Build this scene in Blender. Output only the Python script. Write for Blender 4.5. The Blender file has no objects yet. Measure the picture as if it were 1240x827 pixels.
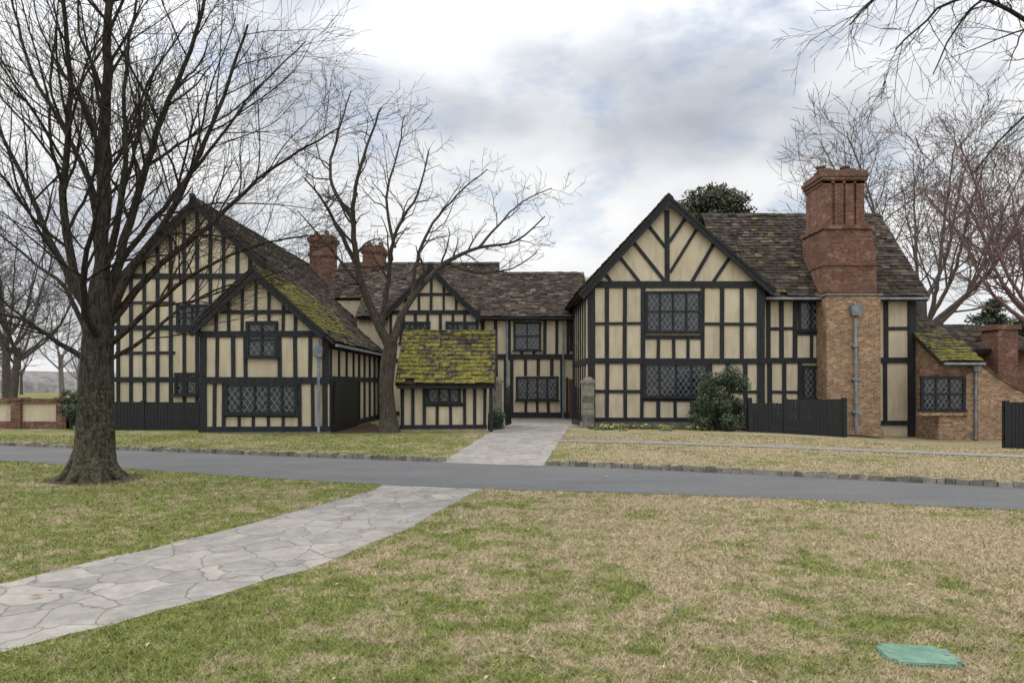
import bpy, bmesh, math, random
import numpy as np
from mathutils import Vector
R = random.Random(7)
NR = np.random.default_rng(5)
scene = bpy.context.scene
# ---- survey constants: eye height 2 m, focal 827 (photo px); facades are all vertical planes at depth Y (metres)
F = 827.0; EYE = 2.0
def X(px, Y): return (px-620)/F*Y
def Z(py, Y): return EYE+(463-py)/F*Y
def sm(t):
    t = np.clip(t, 0, 1); return t*t*(3-2*t)
def g(x, y): return -0.55*sm((x-8)/12)*sm((y-19)/7)

# ------------------------------------------------------------------ materials
def newmat(name, rough=0.9, spec=0.3):
    m = bpy.data.materials.new(name); m.use_nodes = True
    nt = m.node_tree; b = nt.nodes["Principled BSDF"]
    b.inputs["Roughness"].default_value = rough
    b.inputs["Specular IOR Level"].default_value = spec
    return m, nt, b
def nd(nt, t, **kw):
    n = nt.nodes.new(t)
    for k, v in kw.items(): setattr(n, k, v)
    return n
def noise(nt, vec, scale, detail=4, rough=0.55, out="Fac"):
    n = nd(nt, "ShaderNodeTexNoise"); n.inputs["Scale"].default_value = scale
    n.inputs["Detail"].default_value = detail; n.inputs["Roughness"].default_value = rough
    if vec is not None: nt.links.new(vec, n.inputs["Vector"])
    return n.outputs[out]
def math_(nt, op, a, b=None, clamp=False):
    n = nd(nt, "ShaderNodeMath", operation=op); n.use_clamp = clamp
    for i, v in enumerate((a, b)):
        if v is None: continue
        if isinstance(v, (int, float)): n.inputs[i].default_value = v
        else: nt.links.new(v, n.inputs[i])
    return n.outputs[0]
def ramp(nt, fac, stops):
    n = nd(nt, "ShaderNodeValToRGB"); e = n.color_ramp.elements
    while len(e) < len(stops): e.new(0.5)
    for el, (p, c) in zip(e, stops):
        el.position = p; el.color = (c[0], c[1], c[2], 1) if not isinstance(c, (int, float)) else (c, c, c, 1)
    nt.links.new(fac, n.inputs[0]); return n.outputs[0]
def mix(nt, fac, a, b, blend="MIX"):
    n = nd(nt, "ShaderNodeMix", data_type="RGBA", blend_type=blend)
    for s, v in ((n.inputs[0], fac), (n.inputs[6], a), (n.inputs[7], b)):
        if isinstance(v, (int, float)): s.default_value = v
        elif isinstance(v, tuple): s.default_value = (*v, 1)
        else: nt.links.new(v, s)
    return n.outputs[2]
def pos(nt, scale=(1, 1, 1)):
    gm = nd(nt, "ShaderNodeNewGeometry"); mp = nd(nt, "ShaderNodeMapping"); mp.inputs["Scale"].default_value = scale
    nt.links.new(gm.outputs["Position"], mp.inputs["Vector"]); return mp.outputs[0]
def attr(nt, name):
    return nd(nt, "ShaderNodeAttribute", attribute_name=name).outputs["Fac"]
def bump(nt, b, h, strength=0.5, dist=0.02):
    n = nd(nt, "ShaderNodeBump"); n.inputs["Strength"].default_value = strength; n.inputs["Distance"].default_value = dist
    nt.links.new(h, n.inputs["Height"]); nt.links.new(n.outputs[0], b.inputs["Normal"])
def setc(nt, b, c):
    nt.links.new(c, b.inputs["Base Color"])

# plaster
M_plaster, nt, b = newmat("plaster", 0.95, 0.2)
p = pos(nt); n1 = noise(nt, p, 0.8, 4); n2 = noise(nt, pos(nt, (3, 3, .5)), 1.5, 4); n3 = noise(nt, p, 30, 2)
c = ramp(nt, n1, [(0.3, (0.41, 0.345, 0.235)), (0.7, (0.52, 0.45, 0.325))])
c = mix(nt, ramp(nt, n2, [(0.45, 0.0), (0.75, 0.65)]), c, (0.29, 0.25, 0.18)); setc(nt, b, c); bump(nt, b, n3, .3)
# timber
M_timber, nt, b = newmat("dark_timber", 0.75, 0.25)
n1 = noise(nt, pos(nt, (8, 8, 1)), 3, 4)
setc(nt, b, ramp(nt, n1, [(0.3, (0.007, 0.008, 0.010)), (0.75, (0.032, 0.032, 0.034))])); bump(nt, b, n1, .5, .01)
M_black, nt, b = newmat("black_painted_wood", 0.6, 0.35)
setc(nt, b, ramp(nt, noise(nt, pos(nt, (6, 6, 1)), 3, 3), [(0.3, (0.005, 0.006, 0.007)), (0.8, (0.014, 0.015, 0.016))]))
# glass, lead
M_glass, nt, b = newmat("leaded_glass", 0.12, 0.5)
n1 = noise(nt, pos(nt), 3.5, 2)
setc(nt, b, ramp(nt, n1, [(0.35, (0.006, 0.007, 0.009)), (0.7, (0.035, 0.04, 0.045))])); bump(nt, b, noise(nt, pos(nt), 9, 2), .35, .03)
M_lead, nt, b = newmat("lead_cames", 0.6, 0.4)
b.inputs["Base Color"].default_value = (0.17, 0.18, 0.18, 1)
M_pipe, nt, b = newmat("lead_downpipe", 0.5, 0.4)
setc(nt, b, ramp(nt, noise(nt, pos(nt), 4, 3), [(0.3, (0.10, 0.12, 0.14)), (0.7, (0.24, 0.26, 0.28))]))
# roof tiles
M_roof, nt, b = newmat("stone_slates", 0.9, 0.2)
v = attr(nt, "var"); ms = attr(nt, "moss"); p = pos(nt)
base = ramp(nt, v, [(0.0, (0.013, 0.010, 0.009)), (0.5, (0.038, 0.028, 0.022)), (0.85, (0.072, 0.054, 0.041)), (1.0, (0.125, 0.10, 0.08))])
base = mix(nt, ramp(nt, noise(nt, p, 4, 4), [(0.42, 0.0), (0.72, 0.55)]), base, (0.085, 0.067, 0.05))
base = mix(nt, ramp(nt, noise(nt, p, .9, 4, .7), [(0.50, 0.0), (0.70, 0.4)]), base, (0.045, 0.040, 0.020))
mf = math_(nt, "ADD", noise(nt, p, 1.5, 5, 0.75), math_(nt, "MULTIPLY", ms, 0.31))
mf = math_(nt, "ADD", mf, math_(nt, "MULTIPLY", v, 0.16))
mcol = ramp(nt, noise(nt, p, 6, 4, .7), [(0.33, (0.055, 0.048, 0.017)), (0.5, (0.12, 0.108, 0.022)), (0.7, (0.24, 0.21, 0.032))])
setc(nt, b, mix(nt, ramp(nt, mf, [(0.70, 0.0), (0.90, 0.92)]), base, mcol)); bump(nt, b, noise(nt, p, 14, 3), .8, .03)
# bricks
def brickmat(name, c1, c2, mortar, dark):
    m, nt, b = newmat(name, 0.92, 0.2)
    gm = nd(nt, "ShaderNodeNewGeometry"); s = nd(nt, "ShaderNodeSeparateXYZ"); nt.links.new(gm.outputs["Position"], s.inputs[0])
    cb = nd(nt, "ShaderNodeCombineXYZ"); nt.links.new(math_(nt, "ADD", s.outputs[0], s.outputs[1]), cb.inputs[0]); nt.links.new(s.outputs[2], cb.inputs[1])
    br = nd(nt, "ShaderNodeTexBrick"); nt.links.new(cb.outputs[0], br.inputs["Vector"])
    br.inputs["Scale"].default_value = 1; br.inputs["Brick Width"].default_value = .25; br.inputs["Row Height"].default_value = .09
    br.inputs["Mortar Size"].default_value = .011; br.inputs["Bias"].default_value = 0; br.inputs["Mortar Smooth"].default_value = .3
    br.inputs["Color1"].default_value = (*c1, 1); br.inputs["Color2"].default_value = (*c2, 1); br.inputs["Mortar"].default_value = (*mortar, 1)
    wn = noise(nt, gm.outputs["Position"], 1.3, 5, .7)
    c = mix(nt, 1.0, br.outputs["Color"], ramp(nt, wn, [(0.3, 0.45), (0.7, 1.3)]), "MULTIPLY")
    mp = nd(nt, "ShaderNodeMapping"); mp.inputs["Scale"].default_value = (1, 2.6, 1); nt.links.new(cb.outputs[0], mp.inputs[0])
    n7 = noise(nt, mp.outputs[0], 4.0, 3, .8)
    c = mix(nt, ramp(nt, n7, [(0.50, 0.0), (0.57, 0.85)]), c, dark)
    n8 = noise(nt, gm.outputs["Position"], 2.6, 4, .7)
    c = mix(nt, ramp(nt, n8, [(0.55, 0.0), (0.72, 0.5)]), c, (.32, .28, .22))
    c = mix(nt, br.outputs["Fac"], c, mortar)
    setc(nt, b, c); bump(nt, b, br.outputs["Fac"], -.5, .02); return m
M_brick = brickmat("weathered_brick", (0.23, 0.115, 0.06), (0.42, 0.27, 0.15), (0.28, 0.23, 0.17), (0.10, 0.055, 0.038))
M_brickred = brickmat("dark_red_brick", (0.125, 0.047, 0.032), (0.22, 0.095, 0.058), (0.15, 0.115, 0.09), (0.055, 0.03, 0.024))
# stone
M_stone, nt, b = newmat("stone", 0.9, 0.2)
v = attr(nt, "var"); p = pos(nt)
c = mix(nt, 0.5, ramp(nt, v, [(0, (0.06, 0.055, 0.047)), (1, (0.26, 0.235, 0.19))]), ramp(nt, noise(nt, p, 6, 4), [(0.3, (0.05, 0.046, 0.038)), (0.7, (0.26, 0.24, 0.20))]))
setc(nt, b, c); bump(nt, b, noise(nt, p, 12, 3), .6)
M_clay, nt, b = newmat("clay_pot", 0.9, 0.2)
setc(nt, b, ramp(nt, noise(nt, pos(nt), 6, 3), [(0.3, (0.06, 0.04, 0.03)), (0.7, (0.18, 0.11, 0.08))]))

# grass
def grass_color(nt):
    gm = nd(nt, "ShaderNodeNewGeometry"); s = nd(nt, "ShaderNodeSeparateXYZ"); nt.links.new(gm.outputs["Position"], s.inputs[0])
    cb = nd(nt, "ShaderNodeCombineXYZ"); nt.links.new(s.outputs[0], cb.inputs[0]); nt.links.new(s.outputs[1], cb.inputs[1])
    p = cb.outputs[0]
    a = noise(nt, p, 0.42, 3); bb = noise(nt, p, 2.2, 5, .75); cc = noise(nt, p, 24, 2, .7)
    mr = nd(nt, "ShaderNodeMapRange"); mr.inputs[1].default_value = -3.5; mr.inputs[2].default_value = 3.0; mr.inputs[3].default_value = .075; mr.inputs[4].default_value = -.065
    nt.links.new(s.outputs[0], mr.inputs[0])
    mr2 = nd(nt, "ShaderNodeMapRange"); mr2.inputs[1].default_value = 4.5; mr2.inputs[2].default_value = 8; mr2.inputs[3].default_value = .05; mr2.inputs[4].default_value = -.01
    nt.links.new(s.outputs[1], mr2.inputs[0])
    t = math_(nt, "ADD", math_(nt, "MULTIPLY", a, .60), math_(nt, "MULTIPLY", bb, 1.0))
    t = math_(nt, "ADD", t, math_(nt, "MULTIPLY", cc, .25)); t = math_(nt, "ADD", t, mr.outputs[0]); t = math_(nt, "ADD", t, mr2.outputs[0])
    f = ramp(nt, t, [(0.85, 0.0), (1.0, .93)])
    tan = ramp(nt, noise(nt, p, 13, 3, .75), [(0.3, (0.20, 0.155, 0.088)), (0.5, (0.335, 0.27, 0.165)), (0.72, (0.47, 0.39, 0.26))])
    gr = ramp(nt, noise(nt, p, 6, 3, .75), [(0.3, (0.080, 0.100, 0.020)), (0.52, (0.155, 0.180, 0.042)), (0.75, (0.265, 0.270, 0.095))])
    return mix(nt, f, tan, gr), noise(nt, p, 45, 2, .8)
M_grass, nt, b = newmat("lawn", 0.95, 0.1)
c, h = grass_color(nt); c = mix(nt, 1.0, c, ramp(nt, h, [(0.35, 0.5), (0.65, 1.1)]), "MULTIPLY"); setc(nt, b, c); bump(nt, b, h, .7, .03)
M_blade, nt, b = newmat("grass_blade", 0.7, 0.2)
c, h = grass_color(nt); c = mix(nt, 1.0, c, ramp(nt, attr(nt, "var"), [(0, 0.6), (1, 1.5)]), "MULTIPLY"); setc(nt, b, c)
# asphalt
M_asph, nt, b = newmat("asphalt", 0.9, 0.25)
p = pos(nt); c = ramp(nt, noise(nt, pos(nt, (.4, 1, 1)), 0.9, 5, .7), [(0.3, (0.062, 0.062, 0.063)), (0.7, (0.13, 0.128, 0.124))])
c = mix(nt, 0.5, c, ramp(nt, noise(nt, p, 50, 3, .8), [(0.3, 0.025), (0.7, 0.20)]))
setc(nt, b, c); bump(nt, b, noise(nt, p, 70, 2), .4, .01)
# flagstone
M_flag, nt, b = newmat("flagstone", 0.85, 0.3)
p0 = pos(nt, (1, 1, 0)); dn = noise(nt, p0, 1.6, 3, out="Color")
p = mix(nt, 0.34, p0, dn, "ADD")
v1 = nd(nt, "ShaderNodeTexVoronoi", feature="F1"); v2 = nd(nt, "ShaderNodeTexVoronoi", feature="DISTANCE_TO_EDGE")
for v in (v1, v2): v.inputs["Scale"].default_value = 2.1; nt.links.new(p, v.inputs["Vector"])
sp = nd(nt, "ShaderNodeSeparateColor"); nt.links.new(v1.outputs["Color"], sp.inputs[0])
c = ramp(nt, sp.outputs[0], [(0, (0.15, 0.14, 0.13)), (0.5, (0.23, 0.212, 0.19)), (1, (0.31, 0.282, 0.245))])
c = mix(nt, 0.5, c, ramp(nt, noise(nt, p0, 3.5, 5, .75), [(0.3, (0.11, 0.102, 0.092)), (0.7, (0.37, 0.345, 0.31))]))
jn = ramp(nt, math_(nt, "ADD", v2.outputs["Distance"], math_(nt, "MULTIPLY", noise(nt, p0, 11, 3), 0.03)), [(0.014, 0.2), (0.04, 1.0)])
setc(nt, b, mix(nt, jn, (0.105, 0.09, 0.065), c))
bump(nt, b, math_(nt, "ADD", jn, math_(nt, "MULTIPLY", noise(nt, p0, 6, 4), .8)), .5, .02)
M_conc, nt, b = newmat("concrete", 0.9, 0.2)
setc(nt, b, ramp(nt, noise(nt, pos(nt), 3, 4, .7), [(0.3, (0.15, 0.14, 0.125)), (0.7, (0.25, 0.235, 0.21))]))
# bark
def barkmat(name, c1, c2, lichen=0.0):
    m, nt, b = newmat(name, 0.95, 0.15)
    n1 = noise(nt, pos(nt, (9, 9, 1.6)), 2.4, 5, .75)
    c = ramp(nt, n1, [(0.36, c1), (0.64, c2)])
    if lichen:
        gm = nd(nt, "ShaderNodeNewGeometry"); s = nd(nt, "ShaderNodeSeparateXYZ"); nt.links.new(gm.outputs["Position"], s.inputs[0])
        mr = nd(nt, "ShaderNodeMapRange"); mr.inputs[1].default_value = 0; mr.inputs[2].default_value = 3.2; mr.inputs[3].default_value = .15; mr.inputs[4].default_value = -.03
        nt.links.new(s.outputs[2], mr.inputs[0])
        lf = ramp(nt, math_(nt, "ADD", noise(nt, pos(nt), 14, 4, .75), mr.outputs[0]), [(0.56, 0.0), (0.70, lichen)])
        c = mix(nt, lf, c, (0.135, 0.135, 0.078))
    setc(nt, b, c); bump(nt, b, n1, 1.0, .08); return m
M_bark = barkmat("bark", (0.011, 0.009, 0.008), (0.088, 0.072, 0.058), .8)
M_bark2 = barkmat("lichen_bark", (0.022, 0.018, 0.014), (0.105, 0.09, 0.072), .3)
M_bark3 = barkmat("grey_bark", (0.10, 0.088, 0.08), (0.22, 0.195, 0.18))
M_bark5 = barkmat("brown_bark", (0.045, 0.037, 0.032), (0.13, 0.11, 0.097))
M_bark4 = barkmat("reddish_twigs", (0.15, 0.09, 0.085), (0.28, 0.19, 0.175))
def leafmat(name, c1, c2):
    m, nt, b = newmat(name, 0.5, 0.4)
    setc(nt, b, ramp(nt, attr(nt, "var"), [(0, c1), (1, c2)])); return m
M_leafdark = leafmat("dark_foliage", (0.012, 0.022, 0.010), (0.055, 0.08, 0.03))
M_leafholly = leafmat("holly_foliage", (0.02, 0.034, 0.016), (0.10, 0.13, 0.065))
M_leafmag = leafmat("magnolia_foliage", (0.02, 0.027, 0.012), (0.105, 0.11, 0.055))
M_flower = leafmat("yellow_flowers", (0.55, 0.42, 0.03), (0.65, 0.6, 0.3))
M_deadleaf = leafmat("dead_leaf", (0.14, 0.08, 0.04), (0.42, 0.32, 0.2))
M_soil, nt, b = newmat("soil_mulch", 0.95, 0.1)
setc(nt, b, ramp(nt, noise(nt, pos(nt), 16, 3, .8), [(0.35, (0.03, 0.021, 0.015)), (0.7, (0.12, 0.082, 0.055))])); bump(nt, b, noise(nt, pos(nt), 25, 3), 1, .03)
M_green, nt, b = newmat("green_plastic", 0.6, 0.35)
gm = nd(nt, "ShaderNodeTexVoronoi"); gm.inputs["Scale"].default_value = 55; nt.links.new(pos(nt), gm.inputs["Vector"])
setc(nt, b, ramp(nt, noise(nt, pos(nt), 7, 4, .7), [(0.3, (0.06, 0.14, 0.10)), (0.7, (0.16, 0.27, 0.20))])); bump(nt, b, gm.outputs["Distance"], .7, .008)
M_haze, nt, b = newmat("distant_woodland", 1, 0)
setc(nt, b, ramp(nt, noise(nt, pos(nt, (1, 1, .5)), .5, 5, .8), [(0.35, (0.13, 0.12, 0.112)), (0.7, (0.28, 0.265, 0.255))]))

# ------------------------------------------------------------------ mesh builder
class MB:
    def __init__(s): s.v = []; s.f = []; s.var = []; s.moss = []
    def add(s, vs, fs, var=None, moss=0.0):
        o = len(s.v); s.v.extend([tuple(q) for q in vs]); s.f.extend([tuple(i+o for i in f) for f in fs])
        if var is None: var = R.random()
        s.var.extend([var]*len(vs)); s.moss.extend([moss]*len(vs))
    def obox(s, o, a, b, c, var=None, moss=0.0):
        o, a, b, c = map(Vector, (o, a, b, c))
        vs = [o, o+a, o+a+b, o+b, o+c, o+a+c, o+a+b+c, o+b+c]
        fs = [(0, 3, 2, 1), (4, 5, 6, 7), (0, 1, 5, 4), (1, 2, 6, 5), (2, 3, 7, 6), (3, 0, 4, 7)]
        if a.cross(b).dot(c) < 0: fs = [f[::-1] for f in fs]
        s.add(vs, fs, var, moss)
    def box(s, x0, x1, y0, y1, z0, z1, var=None, moss=0.0):
        s.obox((x0, y0, z0), (x1-x0, 0, 0), (0, y1-y0, 0), (0, 0, z1-z0), var, moss)
    def prism(s, poly, y0, y1):   # poly in (x,z), extruded along y
        n = len(poly)
        vs = [(x, y0, z) for x, z in poly]+[(x, y1, z) for x, z in poly]
        fs = [tuple(range(n)), tuple(range(2*n-1, n-1, -1))]+[(i, i+n, (i+1) % n+n, (i+1) % n) for i in range(n)]
        s.add(vs, fs)
    def prismx(s, poly, x0, x1):  # poly in (y,z), extruded along x
        n = len(poly)
        vs = [(x0, y, z) for y, z in poly]+[(x1, y, z) for y, z in poly]
        fs = [tuple(range(n)), tuple(range(2*n-1, n-1, -1))]+[(i, i+n, (i+1) % n+n, (i+1) % n) for i in range(n)]
        s.add(vs, fs)
    def frustum(s, r0, z0, r1, z1):
        vs = [(r0[0], r0[2], z0), (r0[1], r0[2], z0), (r0[1], r0[3], z0), (r0[0], r0[3], z0), (r1[0], r1[2], z1), (r1[1], r1[2], z1), (r1[1], r1[3], z1), (r1[0], r1[3], z1)]
        s.add(vs, [(0, 3, 2, 1), (4, 5, 6, 7), (0, 1, 5, 4), (1, 2, 6, 5), (2, 3, 7, 6), (3, 0, 4, 7)])
    def cyl(s, p0, p1, r0, r1, n=10):
        p0 = Vector(p0); p1 = Vector(p1); d = (p1-p0).normalized(); u = d.orthogonal().normalized(); w = d.cross(u)
        vs = []
        for p, r in ((p0, r0), (p1, r1)):
            for i in range(n):
                a = 2*math.pi*i/n; vs.append(p+u*math.cos(a)*r+w*math.sin(a)*r)
        s.add(vs, [(i, (i+1) % n, n+(i+1) % n, n+i) for i in range(n)]+[tuple(range(n-1, -1, -1)), tuple(range(n, 2*n))])
    def build(s, name, mat, parent=None, smooth=False):
        me = bpy.data.meshes.new(name); me.from_pydata(s.v, [], s.f); me.materials.append(mat)
        for an, d in (("var", s.var), ("moss", s.moss)):
            at = me.attributes.new(an, "FLOAT", "POINT"); at.data.foreach_set("value", d)
        if smooth: me.polygons.foreach_set("use_smooth", [True]*len(me.polygons))
        ob = bpy.data.objects.new(name, me); scene.collection.objects.link(ob)
        if parent: ob.parent = parent
        return ob
def empty(name):
    e = bpy.data.objects.new(name, None); scene.collection.objects.link(e); return e

def np_mesh(name, V, Fq, mat, var=None, k=4, smooth=False, parent=None):
    me = bpy.data.meshes.new(name); me.vertices.add(len(V)); me.vertices.foreach_set("co", np.asarray(V, dtype=np.float32).ravel())
    n = len(Fq); me.loops.add(n*k); me.loops.foreach_set("vertex_index", np.asarray(Fq, dtype=np.int32).ravel())
    me.polygons.add(n); me.polygons.foreach_set("loop_start", np.arange(0, n*k, k, dtype=np.int32))
    try: me.polygons.foreach_set("loop_total", np.full(n, k, dtype=np.int32))
    except Exception: pass
    if smooth: me.polygons.foreach_set("use_smooth", np.ones(n, dtype=bool))
    me.update(calc_edges=True); me.validate()
    if var is not None:
        at = me.attributes.new("var", "FLOAT", "POINT"); at.data.foreach_set("value", np.asarray(var, dtype=np.float32))
    me.materials.append(mat)
    ob = bpy.data.objects.new(name, me); scene.collection.objects.link(ob)
    if parent: ob.parent = parent
    return ob

# ------------------------------------------------------------------ house helpers
wall = MB(); tim = MB(); roof = MB(); glass = MB(); lead = MB(); brk = MB(); brkr = MB(); pots = MB(); stone = MB(); pipe = MB()
def beam(Y, x1, z1, x2, z2, w, mb=None, proud=.05, back=.04):
    mb = mb or tim
    pr = proud+R.uniform(0, .014)
    d = Vector((x2-x1, 0, z2-z1)); L = d.length; d /= L; n = Vector((-d.z, 0, d.x))
    w *= R.uniform(.86, 1.12); j = R.uniform(-.02, .02); tw = R.uniform(-.022, .022)
    o = Vector((x1, Y-pr, z1))-n*(w/2+j)
    mb.obox(o, d*L+n*tw, n*w, (0, pr+back, 0))
def bp(Y, a, b_, c_, d_, w=.19, **k): beam(Y, X(a, Y), Z(b_, Y), X(c_, Y), Z(d_, Y), w, **k)
def sbeam(Xp, y1, z1, y2, z2, w, sgn=1):   # beam on a wall at X=Xp facing sgn*X
    pr = .05+R.uniform(0, .014)
    d = Vector((0, y2-y1, z2-z1)); L = d.length; d /= L; n = Vector((0, -d.z, d.y))
    o = Vector((Xp-.04*sgn, y1, z1))-n*(w/2)
    tim.obox(o, d*L, n*w, ((pr+.04)*sgn, 0, 0))
def clipseg(x1, z1, x2, z2, r):
    t0, t1 = 0., 1.; dx, dz = x2-x1, z2-z1
    for p_, q in ((-dx, x1-r[0]), (dx, r[1]-x1), (-dz, z1-r[2]), (dz, r[3]-z1)):
        if abs(p_) < 1e-9:
            if q < 0: return None
        else:
            t = q/p_
            if p_ < 0: t0 = max(t0, t)
            else: t1 = min(t1, t)
    if t0 >= t1: return None
    return x1+dx*t0, z1+dz*t0, x1+dx*t1, z1+dz*t1
def window(Y, a, t, c_, d_, lights=3, transom=False, g_=None, T=None, Ld=None):
    G = g_ or glass; T = T or tim; Ld = Ld or lead
    x0, x1, z1, z0 = X(a, Y), X(c_, Y), Z(t, Y), Z(d_, Y)
    # each casement pane tilts a hair so reflections differ
    for i in range(lights):
        xa, xb = x0+(x1-x0)*i/lights, x0+(x1-x0)*(i+1)/lights
        t1, t2 = R.uniform(-.006, .006), R.uniform(-.006, .006)
        G.obox((xa, Y-.016+t1, z0), (xb-xa, t2, 0), (0, .06, 0), (0, -t1, z1-z0))
    fw = .12
    for (xa, za, xb, zb) in ((x0-fw/2, z0, x1+fw/2, z0), (x0-fw/2, z1, x1+fw/2, z1), (x0, z0, x0, z1), (x1, z0, x1, z1)):
        beam(Y, xa, za, xb, zb, fw, mb=T, proud=.085)
    beam(Y, x0-.12, z0-.05, x1+.12, z0-.05, .07, mb=T, proud=.14)
    for i in range(1, lights):
        xm = x0+(x1-x0)*i/lights; beam(Y, xm, z0, xm, z1, .085, mb=T, proud=.07)
    if transom:
        zm = (z0+z1)/2; beam(Y, x0, zm, x1, zm, .075, mb=T, proud=.066)
    sl = 1.45; sp = .24; r = (x0+.04, x1-.04, z0+.04, z1-.04)
    H = (z1-z0)/sl
    k = int((x1-x0+H)/sp)+2
    for i in range(-1, k):
        xs = x0-H+i*sp
        for s_ in (1, -1):
            cs = clipseg(xs, z0 if s_ > 0 else z1, xs+H, z1 if s_ > 0 else z0, r)
            if cs:
                d = Vector((cs[2]-cs[0], 0, cs[3]-cs[1])); L = d.length
                if L < .03: continue
                d /= L; n = Vector((-d.z, 0, d.x)); w = .019
                pr = .030 if s_ > 0 else .034
                Ld.obox(Vector((cs[0], Y-pr, cs[1]))-n*w/2, d*L, n*w, (0, pr-.005, 0))
def slope(A, B, C, moss=lambda u, v: 0.0, mb=None, keep=None, deck=True, seed=1):
    mb = mb or roof
    A, B, C = map(Vector, (A, B, C)); U = B-A; V = C-A; W = U.length; H = V.length; u = U/W; v = V/H
    n = u.cross(v); n = n if n.z > 0 else -n; n.normalize()
    rr = random.Random(seed)
    if deck and keep is None: mb.obox(A-n*.13, U, V, n*.12, .2, 0)
    rows = int(H/.235); ex = H/rows
    for i in range(rows):
        s_ = -rr.uniform(0, .2); h0 = i*ex
        ew = .40-.16*i/rows
        while s_ < W:
            w = rr.uniform(.75, 1.3)*ew; a = max(s_, 0); e = min(s_+w-.012, W)
            if e-a > .05:
                um, vm = (a+e)/2/W, (h0+ex/2)/H
                if keep is None or keep(um, vm):
                    sag = .05*math.sin(um*W*.55+seed)*math.sin(vm*3)+.02*math.sin(um*W*1.9)
                    if rr.random() > .006:
                        o = A+u*a+v*(h0-rr.uniform(0, .035))+n*(sag+.012+rr.uniform(0, .012)); L = ex*1.5
                        lift = n*rr.uniform(.028, .05)
                        vv = v*L-lift*1.0
                        mb.obox(o+lift*.9, u*(e-a)+n*rr.uniform(-.012, .012), vv, n*rr.uniform(.022, .04), rr.random()**1.2, moss(um, vm))
            s_ += w
def ridge(P, Q, mb=None, moss=0):
    mb = mb or roof
    P, Q = Vector(P), Vector(Q); d = Q-P; L = d.length; d /= L; s_ = 0; side = d.cross(Vector((0, 0, 1))).normalized()
    while s_ < L:
        w = .42; o = P+d*s_+Vector((0, 0, R.uniform(.03, .06)))
        for sg in (-1, 1):
            mb.obox(o+Vector((0, 0, .05)), d*min(w-.015, L-s_), side*sg*.2+Vector((0, 0, -.17)), Vector((0, 0, .035)), R.random()*.8, moss)
        s_ += w
def rk(px, ap, sl, sr): return ap[1]+((ap[0]-px)*sl if px < ap[0] else (px-ap[0])*sr)
def barge(Y, ap, foot, w=.30, front=.32):   # apex and foot in photo px on plane Y
    x1, z1, x2, z2 = X(ap[0], Y), Z(ap[1], Y), X(foot[0], Y), Z(foot[1], Y)
    d = Vector((x2-x1, 0, z2-z1)); L = d.length; d /= L; n = Vector((-d.z, 0, d.x));
    if n.z > 0: n = -n
    tim.obox(Vector((x1, Y-front-R.uniform(0, .01), z1)), d*L, n*w, (0, .07, 0))
    tim.obox(Vector((x1, Y-front-.035-R.uniform(0, .01), z1))+n*.001, d*L, n*.09, (0, .09, 0))
    tim.obox(Vector((x1, Y-front+.05, z1))+n*.02, d*L, n*.05, (0, front, 0))

# ================= RIGHT WING gable  (Y=31)
Y = 31.0; ap = (808, 239); SL, SR = 1.07, .88
xl, xr = X(710, Y), X(925, Y)
wall.prism([(xl, -.6), (xr, -.6), (xr, Z(rk(925, ap, SL, SR)+5, Y)), (X(808, Y), Z(244, Y)), (xl, Z(rk(710, ap, SL, SR)+5, Y))], Y, 46)
stone.box(xl-.05, xr+.05, Y-.07, Y+.2, -.6, .22)
for py, w in ((508, .22), (437, .28), (345, .28)):
    bp(Y, 708, py, 927, py, w, proud=.07)
for q in (716, 735, 757, 777, 860, 881, 902, 921): bp(Y, q, 437, q, 508, .18 if q not in (716, 921) else .32)
for q in (716, 735, 757, 779, 851, 874, 898, 921): bp(Y, q, 345, q, 437, .18 if q not in (716, 921) else .32)
for a_, b_ in ((716, 777), (860, 921)): bp(Y, a_, 474, b_, 474, .13)
for a_, b_ in ((716, 779), (851, 921)): bp(Y, a_, 392, b_, 392, .13)
bp(Y, 779, 408, 851, 408, .16); bp(Y, 777, 484, 860, 484, .16)
for q in (797, 815, 833): bp(Y, q, 408, q, 437, .15)
for q in (797, 817, 838): bp(Y, q, 484, q, 508, .15)
# gable struts
bp(Y, 808, 255, 808, 345, .22)
for (a_, b_, c_, d_) in ((728, 326, 742, 345), (746, 306, 776, 345), (764, 289, 806, 342), (782, 270, 806, 300),
                        (886, 309, 862, 345), (866, 292, 836, 345), (846, 274, 811, 330), (832, 262, 811, 294)):
    bp(Y, a_, b_, c_, d_, .14)
window(Y, 783, 354, 847, 402, 4, True); window(Y, 780, 441, 857, 480, 4, False)
barge(Y, ap, (700, 358)); barge(Y, ap, (936, 352))
zf = Z(ap[1], Y)
xL, xR = X(699, Y), X(937, Y)
zl, zr = zf-(X(808, Y)-xL)*SL, zf-(xR-X(808, Y))*SR
slope((xL, Y-.3, zl), (xL, 46, zl), (X(808, Y), Y-.3, zf), seed=3)
slope((xR, Y-.3, zr), (xR, 46, zr), (X(808, Y), Y-.3, zf), seed=4)
ridge((X(808, Y), Y-.3, zf), (X(808, Y), 46, zf))
for yy in np.arange(31.3, 37.6, 1.0): sbeam(xl, yy, .1, yy, 6.0, .2, -1)
for zz in (.3, 2.97, 5.9): sbeam(xl, 31, zz, 37.5, zz, .25, -1)

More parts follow.
